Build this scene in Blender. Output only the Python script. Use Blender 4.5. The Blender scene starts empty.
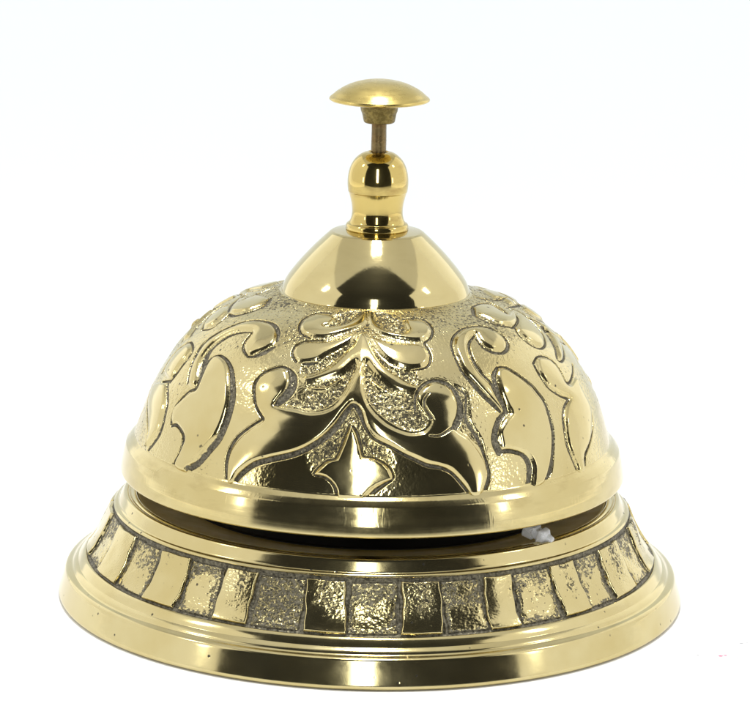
import bpy, math
import numpy as np
from mathutils import Matrix, Vector

# ------------------------------------------------------------------ basics
U = 0.05                     # one profile unit = radius of the bell's foot = 5 cm
scene = bpy.context.scene
col = scene.collection
rng = np.random.default_rng(7)


def sstep(a, b, x):
    t = np.clip((x - a) / (b - a), 0.0, 1.0)
    return t * t * (3 - 2 * t)


def tag(o, label=None, cat=None, kind=None, group=None):
    for k, v in (('label', label), ('category', cat), ('kind', kind), ('group', group)):
        if v:
            o[k] = v
    return o


def mesh_obj(name, verts, quads, mat, parent=None, attrs=None, sharp=None):
    me = bpy.data.meshes.new(name)
    verts = np.asarray(verts, dtype=np.float32)
    quads = np.asarray(quads, dtype=np.int32)
    k = quads.shape[1]
    me.vertices.add(len(verts))
    me.vertices.foreach_set('co', verts.ravel())
    me.loops.add(quads.size)
    me.loops.foreach_set('vertex_index', quads.ravel())
    me.polygons.add(len(quads))
    me.polygons.foreach_set('loop_start', np.arange(0, quads.size, k, dtype=np.int32))
    me.polygons.foreach_set('use_smooth', np.ones(len(quads), dtype=bool))
    me.update(calc_edges=True)
    me.validate()
    for an, av in (attrs or {}).items():
        a = me.attributes.new(an, 'FLOAT', 'POINT')
        a.data.foreach_set('value', np.asarray(av, dtype=np.float32).ravel())
    if sharp:
        me.set_sharp_from_angle(angle=math.radians(sharp))
    me.materials.append(mat)
    o = bpy.data.objects.new(name, me)
    col.objects.link(o)
    o.parent = parent
    return o


def rev_quads(nr, nc):
    i, j = np.meshgrid(np.arange(nr - 1), np.arange(nc), indexing='ij')
    j2 = (j + 1) % nc
    return np.stack([i * nc + j, i * nc + j2, (i + 1) * nc + j2, (i + 1) * nc + j], -1).reshape(-1, 4)


def resample(prof, step):
    """densify a profile polyline so that smooth shading keeps its corners"""
    out = [prof[0]]
    for a, b in zip(prof[:-1], prof[1:]):
        n = max(1, int(math.ceil(math.hypot(b[0] - a[0], b[1] - a[1]) / step)))
        for k in range(1, n + 1):
            out.append((a[0] + (b[0] - a[0]) * k / n, a[1] + (b[1] - a[1]) * k / n))
    return out


def round_profile(prof, rad):
    """chamfer-round every corner of an open profile by rad (three points per corner)"""
    P = [np.array(p, float) for p in prof]
    out = [P[0]]
    for a, b, c in zip(P[:-2], P[1:-1], P[2:]):
        la, lc = np.linalg.norm(a - b), np.linalg.norm(c - b)
        if la < 1e-9 or lc < 1e-9:
            continue
        d = min(rad, .45 * la, .45 * lc)
        p0, p2 = b + (a - b) / la * d, b + (c - b) / lc * d
        for t in (0, .25, .5, .75, 1):
            out.append((1 - t) ** 2 * p0 + 2 * t * (1 - t) * b + t * t * p2)
    out.append(P[-1])
    return [tuple(p) for p in out]


def curve(pts, n=60):
    """natural cubic spline through the points of one smooth run of a profile"""
    P = np.array(pts, float)
    t = np.concatenate([[0], np.cumsum(np.hypot(*np.diff(P, axis=0).T))])
    m_, hh = len(P), np.diff(t)
    A = np.eye(m_)
    B = np.zeros((m_, 2))
    for i in range(1, m_ - 1):
        A[i, i - 1], A[i, i], A[i, i + 1] = hh[i - 1], 2 * (hh[i - 1] + hh[i]), hh[i]
        B[i] = 6 * ((P[i + 1] - P[i]) / hh[i] - (P[i] - P[i - 1]) / hh[i - 1])
    M = np.linalg.solve(A, B)
    out = []
    for x in np.linspace(0, t[-1], n):
        i = min(int(np.searchsorted(t, x, side='right')) - 1, m_ - 2)
        a_, b_ = t[i + 1] - x, x - t[i]
        out.append(tuple(M[i] * a_ ** 3 / (6 * hh[i]) + M[i + 1] * b_ ** 3 / (6 * hh[i])
                         + (P[i] / hh[i] - M[i] * hh[i] / 6) * a_ + (P[i + 1] / hh[i] - M[i + 1] * hh[i] / 6) * b_))
    return out


def lathe(name, prof, mat, parent=None, seg=360, rad=0.003, sharp=40, wob=0.0):
    """profile runs bottom to top on the outside, so that the normals point out; a list inside it is one smooth run"""
    flat = []
    for q in prof:
        if isinstance(q, list):
            flat += curve(q)
        else:
            flat.append(q)
    prof = round_profile(flat, rad) if rad else flat
    pr = np.array(resample(prof, 0.012))
    th = np.linspace(0, 2 * np.pi, seg, endpoint=False)
    r = np.maximum(pr[:, 0], 1e-5)[:, None] * np.ones(seg)[None]
    z = pr[:, 1][:, None] * np.ones(seg)[None]
    if wob:
        r = r * (1 + wob * np.sin(3 * th + 40 * z) + wob * .6 * np.sin(7 * th - 23 * z))
    v = np.stack([r * np.sin(th), -r * np.cos(th), z], -1).reshape(-1, 3) * U
    return mesh_obj(name, v, rev_quads(len(pr), seg), mat, parent, sharp=sharp)


# ------------------------------------------------------------------ materials
def new_mat(name):
    m = bpy.data.materials.new(name)
    m.use_nodes = True
    nt = m.node_tree
    nt.nodes.clear()
    out = nt.nodes.new('ShaderNodeOutputMaterial')
    return m, nt, out


class N:
    def __init__(self, nt):
        self.nt = nt

    def node(self, t, **kw):
        n = self.nt.nodes.new(t)
        for k, v in kw.items():
            setattr(n, k, v)
        return n

    def put(self, sock, v):
        if hasattr(v, 'is_linked') or isinstance(v, bpy.types.NodeSocket):
            self.nt.links.new(v, sock)
        else:
            sock.default_value = v

    def math(self, op, a, b=0.0, clamp=False):
        n = self.node('ShaderNodeMath', operation=op, use_clamp=clamp)
        self.put(n.inputs[0], a)
        self.put(n.inputs[1], b)
        return n.outputs[0]

    def coords(self, scale=(1, 1, 1)):
        t = self.node('ShaderNodeTexCoord')
        mp = self.node('ShaderNodeMapping')
        mp.inputs['Scale'].default_value = scale
        self.nt.links.new(t.outputs['Object'], mp.inputs['Vector'])
        return mp.outputs[0]

    def noise(self, vec, scale, detail=3, rough=.55):
        n = self.node('ShaderNodeTexNoise')
        self.put(n.inputs['Vector'], vec)
        n.inputs['Scale'].default_value = scale
        n.inputs['Detail'].default_value = detail
        n.inputs['Roughness'].default_value = rough
        return n.outputs['Fac']

    def ramp(self, fac, lo, hi, a=0.0, b=1.0, smooth=False):
        n = self.node('ShaderNodeMapRange', clamp=True)
        if smooth:
            n.interpolation_type = 'SMOOTHSTEP'
        self.put(n.inputs['Value'], fac)
        n.inputs['From Min'].default_value = lo
        n.inputs['From Max'].default_value = hi
        n.inputs['To Min'].default_value = a
        n.inputs['To Max'].default_value = b
        return n.outputs['Result']

    def mixc(self, fac, a, b):
        n = self.node('ShaderNodeMix', data_type='RGBA')
        self.put(n.inputs[0], fac)
        self.put(n.inputs[6], a)
        self.put(n.inputs[7], b)
        return n.outputs[2]

    def bump(self, h, strength, dist, normal=None):
        n = self.node('ShaderNodeBump')
        n.inputs['Strength'].default_value = strength
        n.inputs['Distance'].default_value = dist
        self.put(n.inputs['Height'], h)
        if normal is not None:
            self.put(n.inputs['Normal'], normal)
        return n.outputs[0]

    def attr(self, name):
        n = self.node('ShaderNodeAttribute', attribute_name=name)
        return n.outputs['Fac']


def principled(n, base, metal, rough, normal=None):
    p = n.node('ShaderNodeBsdfPrincipled')
    n.put(p.inputs['Base Color'], base)
    n.put(p.inputs['Metallic'], metal)
    n.put(p.inputs['Roughness'], rough)
    if normal is not None:
        n.put(p.inputs['Normal'], normal)
    return p


def hazy(n, a, base, normal, amount=.05):
    """handled metal: a wide faint lobe round the sharp reflection"""
    hz = principled(n, base, 1.0, .42, normal)
    mx = n.node('ShaderNodeMixShader')
    mx.inputs[0].default_value = amount
    n.nt.links.new(a.outputs[0], mx.inputs[1])
    n.nt.links.new(hz.outputs[0], mx.inputs[2])
    return mx


def brass(name, c1, c2, rough=.1, brush=.05, pits=.0, tarnish=0.0, tcol=(.20, .10, .035, 1), cast=0.0, haze=.05):
    """lathe-turned brass: fine circumferential tool marks, faint tarnish clouds, a few casting pits"""
    m, nt, out = new_mat(name)
    n = N(nt)
    o = n.coords()
    cloud = n.noise(o, 60, 4)
    colr = n.mixc(n.ramp(cloud, .35, .68), c1, c2)
    lines = n.noise(n.coords((12, 12, 1400)), 1.0, 3, .7)
    wipe = n.noise(n.coords((260, 260, 420)), 1.0, 4, .7)
    scr = n.noise(n.coords((900, 900, 60)), 1.0, 2, .6)
    nor = n.bump(n.ramp(scr, .56, .72), brush * 1.6, .00004)
    rgh = n.math('ADD', n.ramp(wipe, .3, .75, rough * .7, rough * 1.5), n.ramp(lines, .4, .7, 0, rough * .35))
    nor = n.bump(lines, brush, .00004, nor)
    nor = n.bump(wipe, brush * .5, .00003, nor)
    if pits:
        v = n.node('ShaderNodeTexVoronoi')
        n.put(v.inputs['Vector'], o)
        v.inputs['Scale'].default_value = 520
        patch = n.ramp(n.noise(o, 90, 2), .54, .64)
        pit = n.math('MULTIPLY', n.ramp(v.outputs['Distance'], .05, .085, 1, 0), patch)
        pit = n.math('MULTIPLY', pit, pits)
        colr = n.mixc(pit, colr, (.05, .045, .03, 1))
    if tarnish:
        t = n.math('MULTIPLY', n.ramp(n.noise(n.coords((1, 1, 3)), 160, 5, .65), .5, .7), tarnish)
        colr = n.mixc(t, colr, tcol)
    if cast:
        cn = n.noise(o, 1900, 4, .65)
        colr = n.mixc(n.math('MULTIPLY', n.ramp(cn, .46, .62, 1, 0), cast * .75), colr, (.07, .052, .018, 1))
        nor = n.bump(cn, cast, .00025, nor)
    p = principled(n, colr, 1.0, rgh, nor)
    nt.links.new(hazy(n, p, colr, nor, haze).outputs[0], out.inputs[0])
    return m


def relief_mat(name, c1, c2, rough, fine):
    """cast brass with grey-black patina held in the grooves and in the pitted ground.
    mesh attributes: patina = groove grime, grain = how pitted the casting is there"""
    m, nt, out = new_mat(name)
    n = N(nt)
    o = n.coords()
    pat, gr = n.attr('patina'), n.attr('grain')
    big = n.noise(o, 110, 3)
    fn = n.noise(o, fine, 4, .62)
    fn2 = n.noise(o, fine * .42, 3, .6)
    vor = n.node('ShaderNodeTexVoronoi')
    n.put(vor.inputs['Vector'], o)
    vor.inputs['Scale'].default_value = fine * .55
    # pitted grain: pits threshold moves with the grain attribute and large patches
    lvl = n.math('ADD', n.math('MULTIPLY', gr, .235), n.ramp(big, .3, .7, -.025, .03))
    spk = n.math('ADD', n.math('MULTIPLY', fn, .8), n.math('MULTIPLY', fn2, .2))
    pits = n.ramp(n.math('SUBTRACT', n.math('ADD', spk, lvl), .69), -.01, .05)
    pits = n.math('MULTIPLY', pits, n.ramp(gr, .02, .12))
    # sparse pin holes everywhere
    hv = n.node('ShaderNodeTexVoronoi')
    n.put(hv.inputs['Vector'], o)
    hv.inputs['Scale'].default_value = 430
    holes = n.math('MULTIPLY', n.ramp(hv.outputs['Distance'], .06, .115, 1, 0), n.ramp(n.noise(o, 210, 1), .47, .53))
    grime = n.math('MULTIPLY', n.ramp(n.math('ADD', pat, n.math('MULTIPLY', n.math('SUBTRACT', fn, .5), .9)), .30, .55), 1.0)
    fac = n.math('MAXIMUM', n.math('MAXIMUM', grime, n.math('MULTIPLY', pits, .92)), n.math('MULTIPLY', holes, .95))
    colr = n.mixc(n.ramp(big, .35, .68), c1, c2)
    h = n.math('ADD', n.math('MULTIPLY', n.math('MULTIPLY', spk, gr), -1.0), n.math('MULTIPLY', fac, -.30))
    nor = n.bump(h, .28, .00016)
    wipe = n.noise(n.coords((300, 300, 300)), 1.0, 4, .7)
    nor = n.bump(wipe, .03, .00003, nor)
    rgh = n.math('ADD', n.ramp(wipe, .3, .75, rough * .7, rough * 1.4), n.math('MULTIPLY', gr, .14))
    a = hazy(n, principled(n, colr, 1.0, rgh, nor), colr, nor)
    dark = n.mixc(n.ramp(fn, .36, .66), (.028, .025, .018, 1), (.195, .175, .125, 1))
    dark = n.mixc(grime, (.022, .019, .012, 1), dark)
    b = principled(n, dark, .2, .5, nor)
    b.inputs['Specular IOR Level'].default_value = .3
    mix = n.node('ShaderNodeMixShader')
    n.put(mix.inputs[0], n.math('MULTIPLY', fac, .95))
    nt.links.new(a.outputs[0], mix.inputs[1])
    nt.links.new(b.outputs[0], mix.inputs[2])
    nt.links.new(mix.outputs[0], out.inputs[0])
    return m


PALE1, PALE2 = (.605, .518, .270, 1), (.550, .455, .210, 1)
GOLD1, GOLD2 = (.62, .49, .18, 1), (.53, .40, .13, 1)
M_pale = brass('turned_pale_brass', PALE1, PALE2, .11, .09, .5, .35, (.36, .28, .11, 1))
M_cap = brass('polished_pale_brass', PALE1, PALE2, .065, .03, .25, .15, (.40, .32, .14, 1), haze=.04)
M_gold = brass('polished_gold_brass', GOLD1, GOLD2, .07, .03, .3, .45)
M_button = brass('satin_gold_brass', GOLD1, (.54, .42, .14, 1), .24, .05, .3)
M_rough = brass('rough_cast_gold_brass', (.36, .28, .095, 1), (.20, .15, .05, 1), .36, .35, 1.0, .4, cast=.8)
M_rod = brass('tarnished_rod', (.27, .195, .085, 1), (.12, .09, .045, 1), .28, .3, 1.0, .5, cast=.4)
M_dome = relief_mat('embossed_antique_brass', PALE1, PALE2, .115, 2500)
M_base = relief_mat('panelled_antique_brass', PALE1, PALE2, .11, 2100)
M_inner = brass('dark_inner_brass', (.55, .42, .145, 1), (.42, .31, .10, 1), .55, .1, .3, haze=.2)
m, nt, out = new_mat('blackened_iron')
n = N(nt)
p = principled(n, n.mixc(n.noise(n.coords(), 300, 4), (.003, .003, .003, 1), (.012, .010, .007, 1)), 0.0, .6)
p.inputs['Specular IOR Level'].default_value = .12
nt.links.new(p.outputs[0], out.inputs[0])
M_iron = m
m, nt, out = new_mat('cloudy_plastic')
n = N(nt)
p = principled(n, (.95, .96, .98, 1), 0.0, n.ramp(n.noise(n.coords(), 900, 3), .3, .7, .18, .42))
p.inputs['Transmission Weight'].default_value = .45
p.inputs['IOR'].default_value = 1.45
nt.links.new(p.outputs[0], out.inputs[0])
M_plastic = m

# ------------------------------------------------------------------ settings
WORLD = .018
EXPO = 0.0
GY0 = -.36
STUB_A, STUB_R, STUB_Z = 43.6, .752, .352
LIGHTS = [   # name, place, aimed at, size, size, radiance, colour: the walls and the roof of the light tent, its lamps, the window in front
    ('tent_left', (-.30, .13, .20), (0, .13, .20), .74, .44, 1.18, (1, .99, .97)),
    ('tent_right', (.30, .13, .20), (0, .13, .20), .74, .44, 1.18, (1, .99, .97)),
    ('tent_roof', (0, .04, .42), (0, .04, 0), .60, .31, .80, (1, 1, 1)),
    ('tent_roof_back', (0, .34, .42), (0, .34, 0), .60, .28, .55, (1, 1, 1)),
    ('roof_lamp', (0, -.03, .41), (0, -.03, 0), .06, .08, 72, (1, 1, 1)),
    ('lamp_left', (-.285, -.043, .30), (0, 0, .04), .03, .05, 14, (1, .98, .93)),
    ('lamp_right', (.285, -.043, .30), (0, 0, .04), .03, .05, 14, (1, .98, .93)),
    ('low_lamp_left', (-.265, -.170, .085), (0, 0, .03), .018, .06, 7, (1, .98, .93)),
    ('low_lamp_right', (.265, -.170, .085), (0, 0, .03), .018, .06, 7, (1, .98, .93)),
    ('front_window', (-.020, -.62, .28), (0, 0, .03), .080, .46, 11, (.97, 1, 1)),
]
RAISED = [
  [[-555,516],[-533,524],[-501,513],[-468,481],[-435,418],[-411,343],[-405,265],[-411,181],[-433,119],[-458,52],[-477,-10],[-524,-2],[-516,74],[-513,125],[-532,154],[-564,172],[-584,166],[-608,223],[-587,280],[-563,326],[-545,348],[-549,404],[-562,480]],
  [[-593,357],[-625,427],[-645,498],[-652,564],[-631,636],[-584,719],[-523,758],[-461,764],[-415,748],[-384,715],[-365,674],[-367,636],[-403,596],[-428,571],[-458,597],[-474,629],[-480,679],[-503,699],[-556,683],[-590,645],[-614,590],[-617,532],[-610,478],[-577,414],[-561,360]],
  [[-750,744],[-829,774],[-894,804],[-848,847],[-864,885],[-750,919],[-691,889],[-675,844],[-680,791]],
  [[-796,606],[-832,641],[-855,687],[-854,735],[-780,731],[-750,679],[-753,629]],
  [[-856,490],[-882,536],[-950,597],[-981,664],[-945,634],[-896,566],[-839,523]],
  [[-708,335],[-707,394],[-707,455],[-722,495],[-767,499],[-793,460],[-801,412],[-805,372],[-792,335]],
  [[-729,299],[-672,239],[-651,175],[-648,100],[-678,20],[-687,30],[-699,81],[-742,138],[-796,187],[-823,252]],
  [[-283,286],[-315,338],[-333,394],[-344,445],[-337,483],[-315,514],[-285,531],[-266,520],[-250,483],[-248,443],[-255,403],[-265,364],[-240,353],[-200,347],[-161,340],[-122,356],[-91,398],[-66,479],[-49,556],[-44,605],[-33,573],[-32,487],[-13,388],[31,308],[80,268],[110,265],[131,275],[149,318],[132,373],[122,415],[130,455],[153,483],[178,493],[203,478],[219,447],[227,396],[220,342],[205,294],[216,262],[237,233],[258,177],[272,122],[272,61],[258,3],[246,-34],[230,-23],[217,28],[188,96],[160,120],[130,136],[102,161],[73,185],[43,218],[6,255],[-17,307],[-31,369],[-53,402],[-75,361],[-93,310],[-115,259],[-137,223],[-171,182],[-200,158],[-244,131],[-288,98],[-320,45],[-332,-2],[-346,-16],[-355,70],[-354,127],[-339,185],[-313,238]],
  [[-242,729],[-283,747],[-312,795],[-320,850],[-296,907],[-232,912],[-188,881],[-194,832],[-213,810],[-177,808],[-133,838],[-99,894],[-65,963],[-44,974],[-36,881],[-58,833],[-102,790],[-143,758],[-188,731]],
  [[-249,583],[-270,624],[-269,660],[-244,687],[-180,701],[-129,727],[-90,761],[-67,770],[-84,719],[-124,672],[-158,632],[-181,598],[-220,578]],
  [[-44,974],[-16,966],[-9,910],[23,824],[61,783],[103,774],[132,801],[133,854],[144,891],[197,886],[229,854],[225,792],[201,750],[169,730],[128,732],[62,754],[14,786],[-25,845]],
  [[-20,749],[39,722],[109,706],[156,700],[175,671],[177,625],[153,583],[117,574],[81,583],[45,614],[10,676]],
  [[-56,775],[-37,776],[-4,658],[34,575],[74,523],[118,482],[127,458],[98,449],[60,465],[27,508],[-2,558],[-28,606],[-40,536],[-57,604],[-97,541],[-141,506],[-191,479],[-213,500],[-182,515],[-139,558],[-106,622],[-71,702]],
  [[347,339],[314,425],[295,483],[280,541],[279,613],[285,676],[316,734],[375,773],[443,772],[488,736],[507,697],[506,658],[473,624],[430,632],[408,668],[405,710],[408,739],[375,733],[341,692],[320,629],[317,562],[325,508],[343,459],[348,404],[357,342]],
  [[400,528],[425,520],[453,479],[478,423],[488,383],[500,327],[500,252],[490,176],[474,105],[451,37],[425,-13],[393,-21],[400,22],[407,72],[401,112],[383,141],[349,162],[326,168],[325,203],[329,247],[352,287],[378,318],[374,356],[371,414],[376,462],[385,506]],
  [[581,526],[611,524],[638,506],[652,468],[648,426],[648,380],[677,358],[739,370],[732,310],[740,232],[708,172],[656,100],[602,49],[589,-24],[565,-19],[562,28],[550,110],[554,177],[572,236],[599,279],[632,310],[595,349],[562,399],[555,459]],
  [[806,573],[754,525],[722,486],[731,477],[757,483],[825,519],[875,555],[895,603],[865,646]],
  [[629,922],[697,917],[736,879],[706,825],[695,786],[804,795],[745,762],[690,739],[630,731],[594,747],[567,774],[556,827],[561,874]],
  [[642,709],[624,673],[627,632],[644,594],[673,576],[704,583],[746,616],[770,665],[784,725],[772,759]]]
SHARP = [
  [[-55,295],[-61,255],[-68,211],[-75,174],[-81,145],[-94,139],[-106,127],[-119,104],[-131,79],[-119,79],[-106,74],[-94,60],[-83,40],[-76,17],[-71,-30],[-24,-26],[-16,3],[-4,27],[11,46],[28,60],[45,70],[35,111],[24,134],[9,149],[-7,155],[-25,157],[-30,192],[-36,231],[-44,265]]]
WEDGES = [
  [[227,478],[262,448],[261,373],[256,301],[273,236],[278,164],[264,188],[243,236],[227,292],[244,380]],
  [[-221,566],[-179,585],[-152,616],[-121,655],[-89,700],[-69,752],[-75,701],[-114,627],[-144,568],[-186,524],[-218,524]],
  [[-58,588],[-57,561],[-72,484],[-97,409],[-126,369],[-162,353],[-202,363],[-237,370],[-222,400],[-203,394],[-186,388],[-189,435],[-189,469],[-143,496],[-96,531]],
  [[-23,729],[6,658],[41,592],[76,564],[119,558],[126,511],[106,478],[74,523],[34,575],[0,652]],
  [[-27,579],[-28,497],[-7,397],[36,326],[81,283],[116,280],[141,314],[128,355],[109,406],[92,442],[60,460],[24,503],[-5,548]],
  [[0,976],[33,866],[63,803],[106,794],[124,846],[108,901],[55,967]],
  [[-223,904],[-179,883],[-194,832],[-143,860],[-100,922],[-79,980],[-154,963]],
  [[-69,348],[-57,372],[-41,341],[-29,293],[-6,237],[28,207],[47,143],[38,126],[12,155],[-21,167],[-30,218],[-44,287],[-57,304],[-71,233],[-85,162],[-108,138],[-131,87],[-145,111],[-156,170],[-128,204],[-104,242]]]
SLIVERS = [
  [[-185,445],[-136,445],[-103,476],[-84,522],[-101,515],[-134,472],[-176,461]],
  [[-16,522],[10,493],[43,460],[84,445],[83,421],[43,436],[7,464]]]
GROOVES = [
  [[-558,520,1.5],[-538,530,2],[-499,519,2.5],[-459,484,3.5],[-425,422,5],[-401,347,5.5],[-394,264,5.5],[-400,175,6],[-421,110,6],[-446,43,5.5],[-474,5,5]],
  [[-554,347,3],[-553,373,3.5],[-557,417,5.5],[-575,458,7],[-566,500,3],[-558,520,2]],
  [[-554,347,2.5],[-576,329,2.5],[-597,278,2.7],[-605,229,3],[-596,175,3],[-590,154,2]],
  [[-588,155,2],[-567,167,2.5],[-538,150,3],[-521,122,3.5],[-518,73,3.5],[-533,5,2.5]],
  [[-605,357,3],[-637,428,3.5],[-661,497,3.5],[-672,566,3],[-649,642,2.5],[-597,729,2],[-537,769,2],[-469,779,3],[-420,762,3.5],[-379,723,3],[-358,676,2]],
  [[-353,640,2.5],[-375,605,4.5],[-400,574,3],[-426,563,2]],
  [[-429,565,1.5],[-463,590,2],[-484,626,2],[-491,686,2]],
  [[-493,692,1.5],[-541,674,2.5],[-575,638,3],[-596,584,3.5],[-600,533,4.5],[-590,480,6.5],[-564,419,6.5]],
  [[-741,932,3],[-665,890,4],[-643,836,4],[-657,781,3.5],[-694,740,4],[-749,728,2.5]],
  [[-772,734,2],[-851,761,3],[-920,793,3.5],[-991,820,2.5]],
  [[-984,967,2],[-955,928,4],[-913,884,4],[-854,842,2.5],[-824,817,1.5]],
  [[-792,594,2.5],[-852,631,3],[-903,680,3],[-889,740,3]],
  [[-782,591,2],[-728,626,2.5],[-724,675,2.5],[-739,724,3]],
  [[-817,527,3],[-866,573,4],[-905,629,4],[-954,699,3]],
  [[-859,477,3],[-923,517,2],[-966,587,2],[-970,672,1.5]],
  [[-702,322,2.5],[-692,389,3],[-689,457,3],[-708,501,2.5],[-772,515,2],[-815,466,2],[-830,411,2],[-839,363,3],[-820,322,4]],
  [[-714,306,3.5],[-660,244,3.5],[-638,180,3.5],[-633,102,3.8],[-652,42,3.8],[-666,8,3]],
  [[-883,228,1.5],[-837,178,1.6],[-760,130,1.8],[-707,75,1.8],[-692,16,1.8]],
  [[-833,130,1.5],[-864,55,1.5]],
  [[-762,295,2],[-700,328,2.5]],
  [[-287,289,2],[-318,337,2.2],[-339,393,2.2],[-350,444,2.2],[-343,492,2.2],[-318,524,2],[-286,544,2],[-259,534,2.5]],
  [[-259,534,2.5],[-242,504,6],[-233,461,7.5],[-239,416,8],[-254,380,6],[-264,359,2]],
  [[-290,289,2],[-320,245,2],[-347,192,2.5],[-361,130,3],[-361,68,3],[-350,-4,2.5]],
  [[-324,9,3.5],[-314,38,4],[-284,88,4],[-243,120,4],[-199,147,4],[-168,172,4],[-134,212,4.5],[-109,251,5],[-87,301,5],[-70,355,4],[-53,390,3],[-36,360,3.5],[-22,302,2.2],[1,246,1.8],[43,207,2],[73,175,2.2],[101,150,2.4],[129,125,2.8],[160,112,2.4],[186,87,2],[212,28,2.2],[225,-13,2]],
  [[110,370,2],[114,434,2],[139,486,2.5],[174,508,3],[205,495,3.5],[227,458,4],[235,395,4.5],[229,337,6],[207,285,5]],
  [[240,462,1.5],[258,430,1.8],[252,375,1.6],[243,312,2.4],[256,261,3],[267,214,3],[273,165,2.4],[279,116,2.4],[280,60,2.6],[263,-2,2.2]],
  [[151,441,1.2],[137,414,1.6],[135,378,1.8],[150,329,1.8]],
  [[140,252,1.4],[165,250,1.8],[201,282,2.5]],
  [[348,330,2],[332,368,3.5],[307,426,4],[287,489,3.5],[272,537,2.5],[269,603,2],[272,660,2],[282,702,1.8],[314,748,1.8],[380,788,1.8],[455,785,2],[501,751,2],[522,707,2],[517,655,3],[490,619,3],[456,605,2.5]],
  [[456,605,2.5],[419,620,3],[393,656,2.5],[393,707,2]],
  [[397,728,1.5],[352,690,2],[332,633,2.5],[328,571,3],[335,516,2.5],[350,473,2.5],[354,412,3]],
  [[404,538,1.5],[430,532,2],[461,487,2.2],[489,427,2.5],[500,390,2.5],[512,333,3],[509,253,3],[499,178,3],[481,103,3],[459,30,4],[438,5,3]],
  [[400,539,2],[373,503,4],[364,460,4],[360,411,5],[364,344,4.5],[368,325,3]],
  [[363,326,3],[337,295,4.5],[318,249,5],[310,202,6],[317,157,6]],
  [[317,157,3],[345,154,3],[376,134,3],[391,108,4.5],[395,67,5],[384,4,4]],
  [[553,513,2],[590,537,1.5],[622,534,2],[652,512,2],[667,474,2],[664,425,2],[660,385,2],[679,370,2],[729,389,2],[789,423,2]],
  [[553,513,2],[547,453,2],[553,393,2],[585,342,2],[624,308,2.5]],
  [[622,304,2],[587,283,2.5],[561,240,2.5],[546,180,2],[542,113,2],[554,31,2],[560,-12,2]],
  [[597,-14,2],[612,45,2.5],[658,90,2],[711,147,1.5],[734,205,1.5]],
  [[832,700,3],[836,644,4],[798,584,4],[746,528,3],[703,488,2.5],[717,468,2],[767,473,2],[851,508,1.5]],
  [[630,933,2.5],[724,930,1.8],[780,888,1.8],[733,829,2],[720,795,1.5]],
  [[610,929,3],[529,870,3.5],[524,808,2.5],[554,757,2],[597,732,2],[619,717,2],[696,733,1.8],[758,766,1.5],[807,806,1.5]],
  [[834,957,2],[806,902,2.2],[778,849,2.2],[727,802,2]],
  [[630,713,2],[607,672,2],[608,629,2],[628,587,2],[659,566,2],[711,574,1.8],[766,611,1.8],[798,661,2],[826,727,2.5],[835,789,2]],
  [[1044,833,3],[973,792,2.5],[929,758,1.5]],
  [[933,558,2],[942,459,2],[882,387,2],[870,300,2]],
  [[-248,578,2],[-274,618,2],[-277,665,2],[-252,698,1.5],[-184,716,1.5]],
  [[-222,572,2],[-197,579,2.5],[-179,588,1.5]],
  [[-239,720,1.5],[-284,739,1.5],[-316,785,1.8],[-339,855,2],[-328,904,2],[-300,932,2.5],[-240,940,2.5]],
  [[144,909,1.5],[208,913,1.8],[245,880,2],[239,799,2],[211,742,2],[181,714,1.8],[187,676,1.8],[185,624,2],[162,577,1.8],[116,563,1.5]],
  [[-59,304,1.2],[-73,228,1],[-87,153,1],[-110,137,1],[-136,80,1.2],[-109,67,1.4],[-93,49,1.6],[-82,21,2],[-77,-22,2]],
  [[-51,296,1.6],[-38,266,1.8],[-28,210,1.4],[-21,167,1.2],[-2,163,1],[16,151,1],[40,122,1.2],[49,75,1],[31,49,2],[8,19,3],[-9,-12,2]]]

# ------------------------------------------------------------------ the bell
bell = bpy.data.objects.new('counter_bell', None)
bell.empty_display_size = .02
col.objects.link(bell)
tag(bell, 'antique brass counter bell with embossed dome, panelled foot and push button on top', 'desk bell')

# dome: smooth profile, arc-length parameter v (0 at the rim band, 1 at the cap)
ZK = [.526, .58, .65, .72, .79, .85, .9, .945, .9895]
RK = [.757, .7400, .7147, .679, .634, .581, .520, .450, .2975]
zs = np.linspace(.526, .9895, 4000)
rs = np.interp(zs, ZK, RK)
rs = np.convolve(np.pad(rs, 120, mode='reflect', reflect_type='odd'), np.ones(241) / 241, 'valid')
sl = np.concatenate([[0], np.cumsum(np.hypot(np.diff(rs), np.diff(zs)))])
LEN = sl[-1]
vs = sl / LEN


def dome_rz(v):
    return np.interp(v, vs, rs), np.interp(v, vs, zs)


def catmull(P, closed, sub=4):
    P = np.asarray(P, float)
    n_ = len(P)
    out = []
    rngi = range(n_ if closed else n_ - 1)
    for i in rngi:
        if closed:
            a, b, c, d = P[(i - 1) % n_], P[i], P[(i + 1) % n_], P[(i + 2) % n_]
        else:
            a, b, c, d = P[max(i - 1, 0)], P[i], P[i + 1], P[min(i + 2, n_ - 1)]
        # sharp corners stay corners: no overshoot
        for k in range(sub):
            t = k / sub
            q = .5 * ((2 * b) + (c - a) * t + (2 * a - 5 * b + 4 * c - d) * t * t + (3 * b - a - 3 * c + d) * t ** 3)
            lin = b + (c - b) * t
            out.append(.95 * q + .05 * lin)
    if not closed:
        out.append(P[-1])
    return np.array(out)


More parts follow.
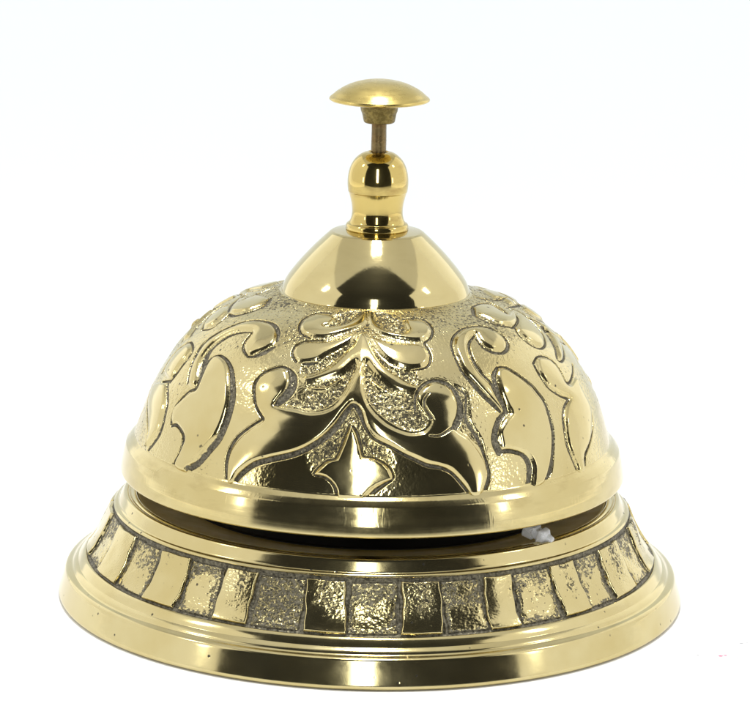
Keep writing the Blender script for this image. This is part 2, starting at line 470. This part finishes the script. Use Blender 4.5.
# grid: fine in front, coarser behind
th = np.radians(np.concatenate([np.linspace(-100, 100, 1500, endpoint=False), np.linspace(100, 260, 560, endpoint=False)]))
NV = 440
vv = np.linspace(-.026, 1, NV)          # the first rows run down inside the rim band
r0, z0 = dome_rz(vv)
z0 = z0 + np.minimum(vv, 0) * LEN
TH, VVg = np.meshgrid(np.degrees(th), vv)          # rows = v, columns = theta
dr, dz = np.gradient(r0, vv), np.gradient(z0, vv)
ln = np.hypot(dr, dz)
nr_, nz_ = dz / ln, -dr / ln
GX = r0[:, None] * np.sin(th)[None]
GY = -r0[:, None] * np.cos(th)[None]
GZ = np.repeat(z0[:, None], len(th), 1)
PX = 1 / 318.0                                        # width unit of the traced ornament


def to3(P):
    r_, z_ = dome_rz(np.clip(P[:, 1], 0, 1))
    z_ = z_ + np.minimum(P[:, 1], 0) * LEN
    a = np.radians(P[:, 0])
    return np.stack([r_ * np.sin(a), -r_ * np.cos(a), z_], -1)


def window(P, marg):
    """index window of the grid round a traced outline"""
    v0, v1 = P[:, 1].min() - marg / LEN - .03, P[:, 1].max() + marg / LEN
    rmin = dome_rz(np.clip(v1, 0, 1))[0]
    am = math.degrees(marg / rmin)
    rows = np.where((vv >= v0) & (vv <= v1))[0]
    t_ = np.degrees(th)
    c = np.where((t_ >= P[:, 0].min() - am) & (t_ <= P[:, 0].max() + am))[0]
    if len(rows) == 0 or len(c) == 0:
        return None
    return slice(rows[0], rows[-1] + 1), slice(c[0], c[-1] + 1)


def seg_dist(win, A, B, wa=None, wb=None):
    X, Y, Z = GX[win], GY[win], GZ[win]
    best = np.full(X.shape, 9.0)
    for k in range(len(A)):
        a, b = A[k], B[k]
        d = b - a
        L2 = max(float(d @ d), 1e-12)
        t = np.clip(((X - a[0]) * d[0] + (Y - a[1]) * d[1] + (Z - a[2]) * d[2]) / L2, 0, 1)
        dist = np.sqrt((X - a[0] - t * d[0]) ** 2 + (Y - a[1] - t * d[1]) ** 2 + (Z - a[2] - t * d[2]) ** 2)
        if wa is not None:
            dist = dist / (wa[k] + (wb[k] - wa[k]) * t)
        np.minimum(best, dist, out=best)
    return best


def poly_sd(win, P):
    """signed distance, positive inside"""
    Q = to3(P)
    d = seg_dist(win, Q, np.roll(Q, -1, 0))
    T, V = TH[win], VVg[win]
    ins = np.zeros(T.shape, bool)
    n_ = len(P)
    for k in range(n_):
        x1, y1 = P[k]
        x2, y2 = P[(k + 1) % n_]
        if y1 == y2:
            continue
        c = ((y1 > V) != (y2 > V)) & (T < (x2 - x1) * (V - y1) / (y2 - y1) + x1)
        ins ^= c
    return np.where(ins, d, -d)


raised = np.zeros(TH.shape)
bulge = np.zeros(TH.shape)
wedge = np.zeros(TH.shape)
groove = np.zeros(TH.shape)
gpat = np.zeros(TH.shape)


def arr(P):
    P = np.array(P, float)
    P[:, 0] /= 10
    P[:, 1] /= 1000
    return P


def each(P):
    """the pattern goes twice round the bell"""
    yield P
    Q = P.copy()
    Q[:, 0] += 180
    yield Q


for src, smooth in ((RAISED, True), (SHARP, False)):
    for poly in src:
        for P in each(arr(poly)):
            P = catmull(P, True) if smooth else P
            w = window(P, .03)
            if w is None:
                continue
            sd = poly_sd(w, P)
            raised[w] = np.maximum(raised[w], sstep(-1.8 * PX, 3.2 * PX, sd) if smooth else 1.25 * sstep(-2.4 * PX, 1.6 * PX, sd))
            bulge[w] = np.maximum(bulge[w], (1 if smooth else .3) * np.where(sd > 0, 1 - np.exp(-np.maximum(sd, 0) / (6.5 * PX)), 0))
for wi, poly in enumerate(WEDGES):
    lo_, hi_ = (-1.2, 2.6) if wi < len(WEDGES) - 1 else (-5.0, 9.0)      # the last one, round the star, has no edge of its own
    for P in each(arr(poly)):
        P = catmull(P, True)
        w = window(P, .03)
        if w is not None:
            wedge[w] = np.maximum(wedge[w], sstep(lo_ * PX, hi_ * PX, poly_sd(w, P)))
for poly in SLIVERS:
    for P in each(arr(poly)):
        P = catmull(P, True)
        w = window(P, .03)
        if w is not None:
            s_ = sstep(-1.5 * PX, 2.2 * PX, poly_sd(w, P))
            wedge[w] *= 1 - .9 * s_
            raised[w] = np.maximum(raised[w], .5 * s_)
for line in GROOVES:
    L = np.array(line, float)
    for P in each(arr(L[:, :2])):
        Q = catmull(np.column_stack([P, L[:, 2]]), False)
        w = window(Q[:, :2], .04)
        if w is None:
            continue
        R3 = to3(Q[:, :2])
        hw = np.maximum(Q[:, 2], 1.2) * .58 * PX
        d = seg_dist(w, R3[:-1], R3[1:], hw[:-1], hw[1:])
        groove[w] = np.maximum(groove[w], 1 - sstep(.45, 1.45, d))
        gpat[w] = np.maximum(gpat[w], 1 - sstep(.75, 1.35, d))

# hand-chased unevenness, as sums of waves on the surface
wav = np.zeros(TH.shape)
for k in range(26):
    kv = rng.normal(size=3) * 16
    wav += np.sin(GX * kv[0] + GY * kv[1] + GZ * kv[2] + rng.uniform(0, 6.28)) / 26 ** .5
ground = np.clip(1 - raised, 0, 1)
edge_v = sstep(1, .985, VVg)


def speckle(shape, n1, n2):
    """cast grit: white noise softened over n1 x n2 samples"""
    a = rng.normal(size=shape)
    for ax_, k_ in ((0, n1), (1, n2)):
        ker = np.hanning(k_ + 2)[1:-1]
        ker = ker / np.sqrt((ker ** 2).sum())
        a = np.apply_along_axis(lambda q: np.convolve(q, ker, 'same'), ax_, a)
    return a


grit = .6 * speckle(TH.shape, 4, 4) + .5 * speckle(TH.shape, 9, 9)
hgt = (.0060 * raised + .0036 * bulge) - .0065 * groove * (1 - .25 * raised) - .0050 * wedge * (1 - groove) + .0010 * wav
patch = sstep(-.9, 1.2, wav)
top = sstep(.52, .97, VVg)
grain = np.clip(ground * (.12 + .36 * patch + .50 * top) + .80 * wedge + .30 * groove, 0, 1) * edge_v
grain = grain * (1 - .85 * sstep(.42, .36, VVg) * (np.abs(np.mod(TH + 90, 180) - 90 + 1) < 38 - 70 * VVg) * (wedge < .1) * ground)
lump = speckle(TH.shape, 8, 8)
hgt = (hgt + grit * (.00012 * ground + .00034 * grain + .0005 * groove) + (.0009 * lump + .0003 * grit) * wedge * (1 - groove)) * edge_v
pat_ = np.clip(gpat * .88 * (1 - .35 * raised) + .12 * grit * gpat + .22 * ground * sstep(.93, .99, VVg), 0, 1)
R_ = r0[:, None] + hgt * nr_[:, None]
Z_ = z0[:, None] + hgt * nz_[:, None]
v = np.stack([R_ * np.sin(th), -R_ * np.cos(th), Z_], -1).reshape(-1, 3) * U
dome = mesh_obj('dome', v, rev_quads(NV, len(th)), M_dome, bell, {'patina': pat_, 'grain': grain})

lathe('rim_band', [(.30, .955), (.44, .915), (.57, .82), (.655, .70), (.715, .56), (.742, .43), (.762, .411), (.775, .404), (.799, .4045),
                   (.8035, .411), (.7995, .440), (.7935, .468), (.7865, .495), (.772, .5115), (.7595, .5215), (.7555, .527), (.7515, .527)],
      M_pale, dome, 480, .004)
lathe('cap', [(.285, .984), (.2985, .9885), [(.2970, .9945), (.2865, 1.0195), (.2665, 1.0500), (.2425, 1.0800), (.2160, 1.1100), (.1870, 1.1400),
              (.1600, 1.1655), (.1485, 1.1760)], (.1410, 1.1800), (.10, 1.1850), (.09, 1.1850)], M_cap, dome, 360, .002, 30)

lathe('finial', [(.0, 1.17), (.0985, 1.172), (.1000, 1.176), (.0995, 1.1805), (.0965, 1.1825), (.0965, 1.1845), (.0992, 1.187), (.0985, 1.199),
                 [(.0955, 1.204), (.0885, 1.2095), (.083, 1.2205), (.0803, 1.234), (.0800, 1.248), (.0815, 1.264), (.0848, 1.280),
                  (.0890, 1.296), (.0915, 1.304)], [(.0932, 1.306), (.0950, 1.320), (.0957, 1.336), (.0948, 1.352), (.0916, 1.370), (.086, 1.387),
                  (.0775, 1.4025), (.0665, 1.415), (.054, 1.4245), (.042, 1.430), (.033, 1.432)], (.0295, 1.430), (.028, 1.40), (.0, 1.40)],
      M_gold, bell, 240, .0025, 32)
lathe('plunger_rod', [(.0, 1.405), (.0235, 1.405), (.0238, 1.46), (.0232, 1.50), (.0236, 1.535), (.0, 1.535)], M_rod, bell, 72, .001, 40, .006)
button = lathe('push_button', [(.0, 1.583), (.06, 1.583), (.10, 1.5845), (.135, 1.5875), (.1525, 1.5915), [(.1572, 1.5955), (.1565, 1.599), (.150, 1.6055),
                               (.136, 1.6175), (.118, 1.6295), (.096, 1.6405), (.072, 1.6490), (.046, 1.6548), (.02, 1.6575), (.0, 1.658)]],
               M_button, bell, 240, .003, 60)
lathe('collar', [(.0, 1.522), (.044, 1.5225), (.0485, 1.526), (.0505, 1.535), (.054, 1.552), (.0575, 1.560), (.0590, 1.572), (.0595, 1.5845), (.0, 1.5845)],
      M_rough, button, 120, .002, 40, .010)

# ------------------------------------------------------------------ the foot with its panelled frieze
low = [(.930, .001), (.985, .000), (.9965, .004), (1.0000, .011), (.9990, .018), (.9790, .0850), (.9755, .0895), (.9700, .0925), (.9600, .0960), (.9555, .0985),
       (.9525, .1025), (.9470, .1075), (.9405, .1115), (.9375, .1130), (.9345, .1170), (.9290, .1240), (.9220, .1315), (.9150, .1370)]
friz = [(.9150, .1370), (.8985, .1545), (.8825, .1765), (.8680, .2010), (.8550, .2270), (.8430, .2540), (.8320, .2790), (.8245, .2945)]
upp = [(.8245, .2945), (.8190, .3000), (.8110, .3025), (.8075, .3060), (.8055, .3110), (.7935, .3330), (.7895, .3380), (.7830, .3405), (.7770, .3390),
       (.7725, .3345), (.7690, .3345), (.7640, .3385), (.7570, .3395), (.7520, .3370), (.7480, .3250)]
low = resample(round_profile(low, .0035), .006)
upp = resample(round_profile(upp, .0035), .006)
fr = np.array(friz)
fl = np.concatenate([[0], np.cumsum(np.hypot(*np.diff(fr, axis=0).T))])
ft = np.linspace(0, 1, 120)
frr, frz = np.interp(ft * fl[-1], fl, fr[:, 0]), np.interp(ft * fl[-1], fl, fr[:, 1])
kk = np.ones(15) / 15
frr = np.convolve(np.pad(frr, 7, mode='reflect', reflect_type='odd'), kk, 'valid')
frz = np.convolve(np.pad(frz, 7, mode='reflect', reflect_type='odd'), kk, 'valid')
pr = np.concatenate([np.array(low)[:-1], np.stack([frr, frz], -1), np.array(upp)[1:]])
fpar = np.concatenate([np.full(len(low) - 1, -1.0), ft, np.full(len(upp) - 1, 2.0)])
tb = np.radians(np.concatenate([np.linspace(-100, 100, 1700, endpoint=False), np.linspace(100, 260, 600, endpoint=False)]))
deg = np.degrees(tb)
# panel borders read from the casting; evenly spaced where it turns away
bord = [-90, -80, -70.5, -60, -49.6, -40.2, -31.2, -23.4, -12.9, -4.3, 6, 14.4, 23.4, 30.3, 40.3, 48, 56.5, 66, 76, 86]
smooth_first = False
b2 = list(np.linspace(86, 270, 21))[1:]
bord = np.array(bord + b2)
kinds = []
for i in range(len(bord) - 1):
    kinds.append(i % 2 == 0)                     # True = smooth raised panel
T2, F2 = np.meshgrid(deg, fpar)
T2 = np.where(T2 < -90, T2 + 360, T2)
inside = (F2 >= 0) & (F2 <= 1)
RB = np.repeat(pr[:, 0][:, None], len(tb), 1)
lean = 1.3 * np.sin(F2 * 2.6) * np.sign(np.sin(np.radians(T2)))   # the uprights bow a little
idx0 = np.clip(np.searchsorted(bord, T2, side='right') - 1, 0, len(bord) - 2)
Tw = T2 + np.where(inside, .30 * np.sin(F2 * 4.2 + idx0 * 2.1) + .10 * np.sin(F2 * 17 + idx0 * 1.3), 0)
idx = np.clip(np.searchsorted(bord, Tw, side='right') - 1, 0, len(bord) - 2)
bl, br = bord[idx], bord[idx + 1]
k2 = np.array(kinds)[idx]
dl = np.radians(Tw - bl) * RB
drr = np.radians(br - Tw) * RB
FL = fl[-1]
wob_top = .006 * np.sin(np.radians(T2) * 23) + .004 * np.sin(np.radians(T2) * 61 + 1)
dbot = (F2 - .035 - wob_top * .7) * FL
dtop = (.945 + wob_top - F2) * FL
jit = np.sin(idx * 12.9898) * 43758.5453
jit = jit - np.floor(jit)
pe = np.minimum(np.minimum(dl, drr), np.minimum(dbot, dtop))
sm = k2 * sstep(.0022, .0080, pe)
ro = (~k2) * sstep(.002, .010, pe)
line = 1 - sstep(.0022 + .0035 * (~k2), .0048 + .005 * (~k2), pe)
xw = np.zeros(T2.shape)
for k in range(30):
    a_, b_ = rng.normal(size=2) * np.array([38, 26])
    xw += np.sin(np.radians(T2) * a_ + F2 * FL * b_ * 1.6 + rng.uniform(0, 6.28)) / 30 ** .5
# polished worn islands in the rough panels, pitted patches on some smooth ones
isl = sstep(.014, .028, pe - .007 * xw) * sstep(.75, .35, F2 + .18 * xw) * (jit > .25)
ptc = np.exp(-((dl / (dl + drr) - .55) / .30) ** 2) * sstep(.10, .6, F2) * sstep(.15, .7, jit + .3 * xw)
hb = np.where(inside, .0050 * sm + .0014 * sm * np.sin(np.pi * np.clip(dl / (dl + drr), 0, 1)) - .0068 * line - .0038 * (~k2) * (1 - .55 * isl) * sstep(0, .01, pe) + .0006 * xw, 0)
gritb = .6 * speckle(T2.shape, 3, 4) + .5 * speckle(T2.shape, 6, 9)

fade = np.where(inside, sstep(0, .03, F2) * sstep(1, .985, F2), 0)
grain_b = np.where(inside, np.clip((~k2) * (.92 - .62 * isl) + k2 * (.10 + .85 * ptc), 0, 1), .03) * np.where(inside, fade, 1)
pat_b = np.where(inside, np.clip(line * .92 + (~k2) * (1 - isl) * (.40 + .28 * gritb), 0, 1), 0) * fade
hb = (hb + gritb * .0006 * grain_b + speckle(T2.shape, 6, 7) * .0005 * np.clip(grain_b - .15, 0, 1)) * np.where(inside, sstep(0, .03, F2) * sstep(1, .97, F2), 0)
dr, dz = np.gradient(pr[:, 0]), np.gradient(pr[:, 1])
ln = np.maximum(np.hypot(dr, dz), 1e-9)
R_ = pr[:, 0][:, None] + hb * (dz / ln)[:, None]
Z_ = pr[:, 1][:, None] + hb * (-dr / ln)[:, None]
v = np.stack([R_ * np.sin(tb), -R_ * np.cos(tb), Z_], -1).reshape(-1, 3) * U
foot = mesh_obj('foot', v, rev_quads(len(pr), len(tb)), M_base, bell, {'patina': pat_b, 'grain': grain_b}, sharp=50)
lathe('inner_lip', [(.58, .278), (.7490, .278), (.7490, .3330), (.7470, .3345), (.7420, .3340), (.7200, .3300), (.6800, .3220), (.63, .3140), (.58, .3100)], M_inner, foot, 360, .002)
lathe('floor_plate', [(.0, .270), (.60, .270), (.602, .275), (.60, .3150), (.59, .3165), (.0, .3165)], M_iron, foot, 180, .002)
lathe('centre_post', [(.0, .316), (.075, .316), (.075, .335), (.045, .34), (.045, .92), (.03, .94), (.03, 1.20), (.0, 1.20)], M_iron, bell, 60, .003)


def box(name, x0, x1, y0, y1, z0, z1, mat, parent):
    vts = [(x, y, z) for z in (z0, z1) for y in (y0, y1) for x in (x0, x1)]
    q = [(0, 2, 3, 1), (4, 5, 7, 6), (0, 1, 5, 4), (2, 6, 7, 3), (0, 4, 6, 2), (1, 3, 7, 5)]
    o = mesh_obj(name, np.array(vts) * U, q, mat, parent, sharp=30)
    bv = o.modifiers.new('edge', 'BEVEL')
    bv.width = .0004
    bv.segments = 2
    return o


box('striker_arm', .03, .60, -.045, .035, .350, .372, M_iron, bell)

# clear plastic stub that pokes out of the gap at the right
prof = [(0, -.058), (.022, -.058), (.0255, -.053), (.0255, -.022), (.0185, -.018), (.0185, -.009), (.0265, -.005), (.0265, .010), (.0215, .016), (.0165, .020), (.0125, .035), (.0095, .039), (.0, .040)]
pr_ = np.array(resample(round_profile(prof, .003), .004))
ta = np.linspace(0, 2 * np.pi, 48, endpoint=False)
sq = 1 / (np.abs(np.cos(ta)) ** 8 + np.abs(np.sin(ta)) ** 8) ** .125      # squarish moulded section
rr = np.maximum(pr_[:, 0], 1e-5)[:, None] * (1 + (sq - 1)[None] * sstep(.03, .0, pr_[:, 1])[:, None])
v = np.stack([rr * np.cos(ta), rr * np.sin(ta) * .8, np.repeat(pr_[:, 1][:, None], 48, 1)], -1).reshape(-1, 3) * U
stub = mesh_obj('plastic_stub', v, rev_quads(len(pr_), 48), M_plastic, None, sharp=40)
a = math.radians(STUB_A)
ax = Vector((math.sin(a) * .35 + .66, -math.cos(a) * .70, -.30)).normalized()
stub.rotation_mode = 'QUATERNION'
stub.rotation_quaternion = ax.to_track_quat('Z', 'Y')
stub.location = Vector((math.sin(a) * STUB_R, -math.cos(a) * STUB_R, STUB_Z)) * U
tag(stub, 'small clear plastic stub poking out of the gap beneath the dome rim', 'plastic stub')

# ------------------------------------------------------------------ white sweep: table top and backdrop
m, nt, out = new_mat('white_paper')
n = N(nt)
o_ = n.coords()
base = n.mixc(n.noise(o_, 40, 3), (.93, .93, .93, 1), (.95, .95, .95, 1))
SPECKS = [(1.07, -.605, .0085, (.75, .12, .25, 1)), (1.085, -.597, .0065, (.80, .20, .32, 1)), (1.0, -.60, .0055, (.55, .53, .54, 1)),
          (1.147, -.478, .0075, (.42, .41, .43, 1)), (1.165, -.470, .0055, (.55, .54, .56, 1)), (1.20, -.37, .0034, (.65, .64, .66, 1)),
          (1.12, -.62, .0030, (.85, .5, .56, 1))]
wv = n.node('ShaderNodeTexNoise')
n.put(wv.inputs['Vector'], o_)
wv.inputs['Scale'].default_value = 2600
jv = n.node('ShaderNodeVectorMath', operation='SCALE')
sv = n.node('ShaderNodeVectorMath', operation='SUBTRACT')
nt.links.new(wv.outputs['Color'], sv.inputs[0])
sv.inputs[1].default_value = (.5, .5, .5)
nt.links.new(sv.outputs[0], jv.inputs[0])
jv.inputs['Scale'].default_value = .0005
av = n.node('ShaderNodeVectorMath', operation='ADD')
nt.links.new(o_, av.inputs[0])
nt.links.new(jv.outputs[0], av.inputs[1])
for sx, sy, sr, sc in SPECKS:          # stray coloured flecks on the paper
    dn = n.node('ShaderNodeVectorMath', operation='DISTANCE')
    nt.links.new(av.outputs[0], dn.inputs[0])
    dn.inputs[1].default_value = (sx * U, sy * U, 0)
    base = n.mixc(n.ramp(dn.outputs['Value'], sr * U * .6, sr * U, 1, 0), base, sc)
p = principled(n, base, 0.0, .6)
p.inputs['Specular IOR Level'].default_value = .2
nt.links.new(p.outputs[0], out.inputs[0])
M_paper = m
m, nt, out = new_mat('cool_white_backdrop')
n = N(nt)
p = principled(n, n.mixc(n.noise(n.coords(), 6, 2), (.852, .898, .922, 1), (.862, .905, .926, 1)), 0.0, .7)
p.inputs['Specular IOR Level'].default_value = .2
nt.links.new(p.outputs[0], out.inputs[0])
M_back = m


def sheet(name, path, x0, x1, nx, mat):
    path = np.array(path)
    xs = np.linspace(x0, x1, nx)
    v_ = np.array([(x, y, z) for (y, z) in path for x in xs])
    q = [(i * nx + j, i * nx + j + 1, (i + 1) * nx + j + 1, (i + 1) * nx + j) for i in range(len(path) - 1) for j in range(nx - 1)]
    return mesh_obj(name, v_, q, mat)


g = sheet('ground', [(y, 0.0) for y in np.linspace(GY0, .26, 12)], -.8, .8, 12, M_paper)
tag(g, 'white paper table top under the bell', 'table top', 'structure')
arc = [(.26 + .24 * math.sin(t), .24 - .24 * math.cos(t)) for t in np.linspace(0, math.pi / 2, 32)]
b = sheet('backdrop', arc + [(.50, z) for z in np.linspace(.3, .9, 8)], -.8, .8, 12, M_back)
tag(b, 'white curved studio backdrop behind the bell', 'backdrop', 'structure')

# ------------------------------------------------------------------ lights: a small light tent, open in front
def area(name, loc, target, sx, sy, radiance, colr=(1, 1, 1)):
    L = bpy.data.lights.new(name, 'AREA')
    L.shape = 'RECTANGLE'
    L.size, L.size_y = sx, sy
    L.energy = radiance * math.pi * sx * sy
    L.color = colr
    o = bpy.data.objects.new(name, L)
    o.location = loc
    d = Vector(target) - Vector(loc)
    o.rotation_euler = d.to_track_quat('-Z', 'Y').to_euler()
    col.objects.link(o)
    return o


for nm, loc, tgt, sx, sy, rad, c in LIGHTS:
    area(nm, loc, tgt, sx, sy, rad, c)

w = bpy.data.worlds.new('World')
scene.world = w
w.use_nodes = True
bg = w.node_tree.nodes['Background']
bg.inputs[0].default_value = (.9, .95, 1, 1)
bg.inputs[1].default_value = WORLD

# ------------------------------------------------------------------ camera
cam = bpy.data.cameras.new('camera')
cam.sensor_width = 36
cam.lens = 36 * 3010.0 / 750
cam.clip_start, cam.clip_end = .02, 20
co = bpy.data.objects.new('camera', cam)
co.matrix_world = (Matrix.Translation((0, -9.3226 * U, 2.8961 * U)) @ Matrix.Rotation(-.0002, 4, 'Z')
                   @ Matrix.Rotation(math.pi / 2 - .2245, 4, 'X') @ Matrix.Rotation(.0201, 4, 'Z'))
col.objects.link(co)
scene.camera = co
scene.view_settings.view_transform = 'Standard'
scene.view_settings.look = 'None'
scene.view_settings.exposure = EXPO
scene.view_settings.gamma = 1
scene.render.engine = 'CYCLES'
scene.cycles.max_bounces = 12
scene.cycles.glossy_bounces = 6
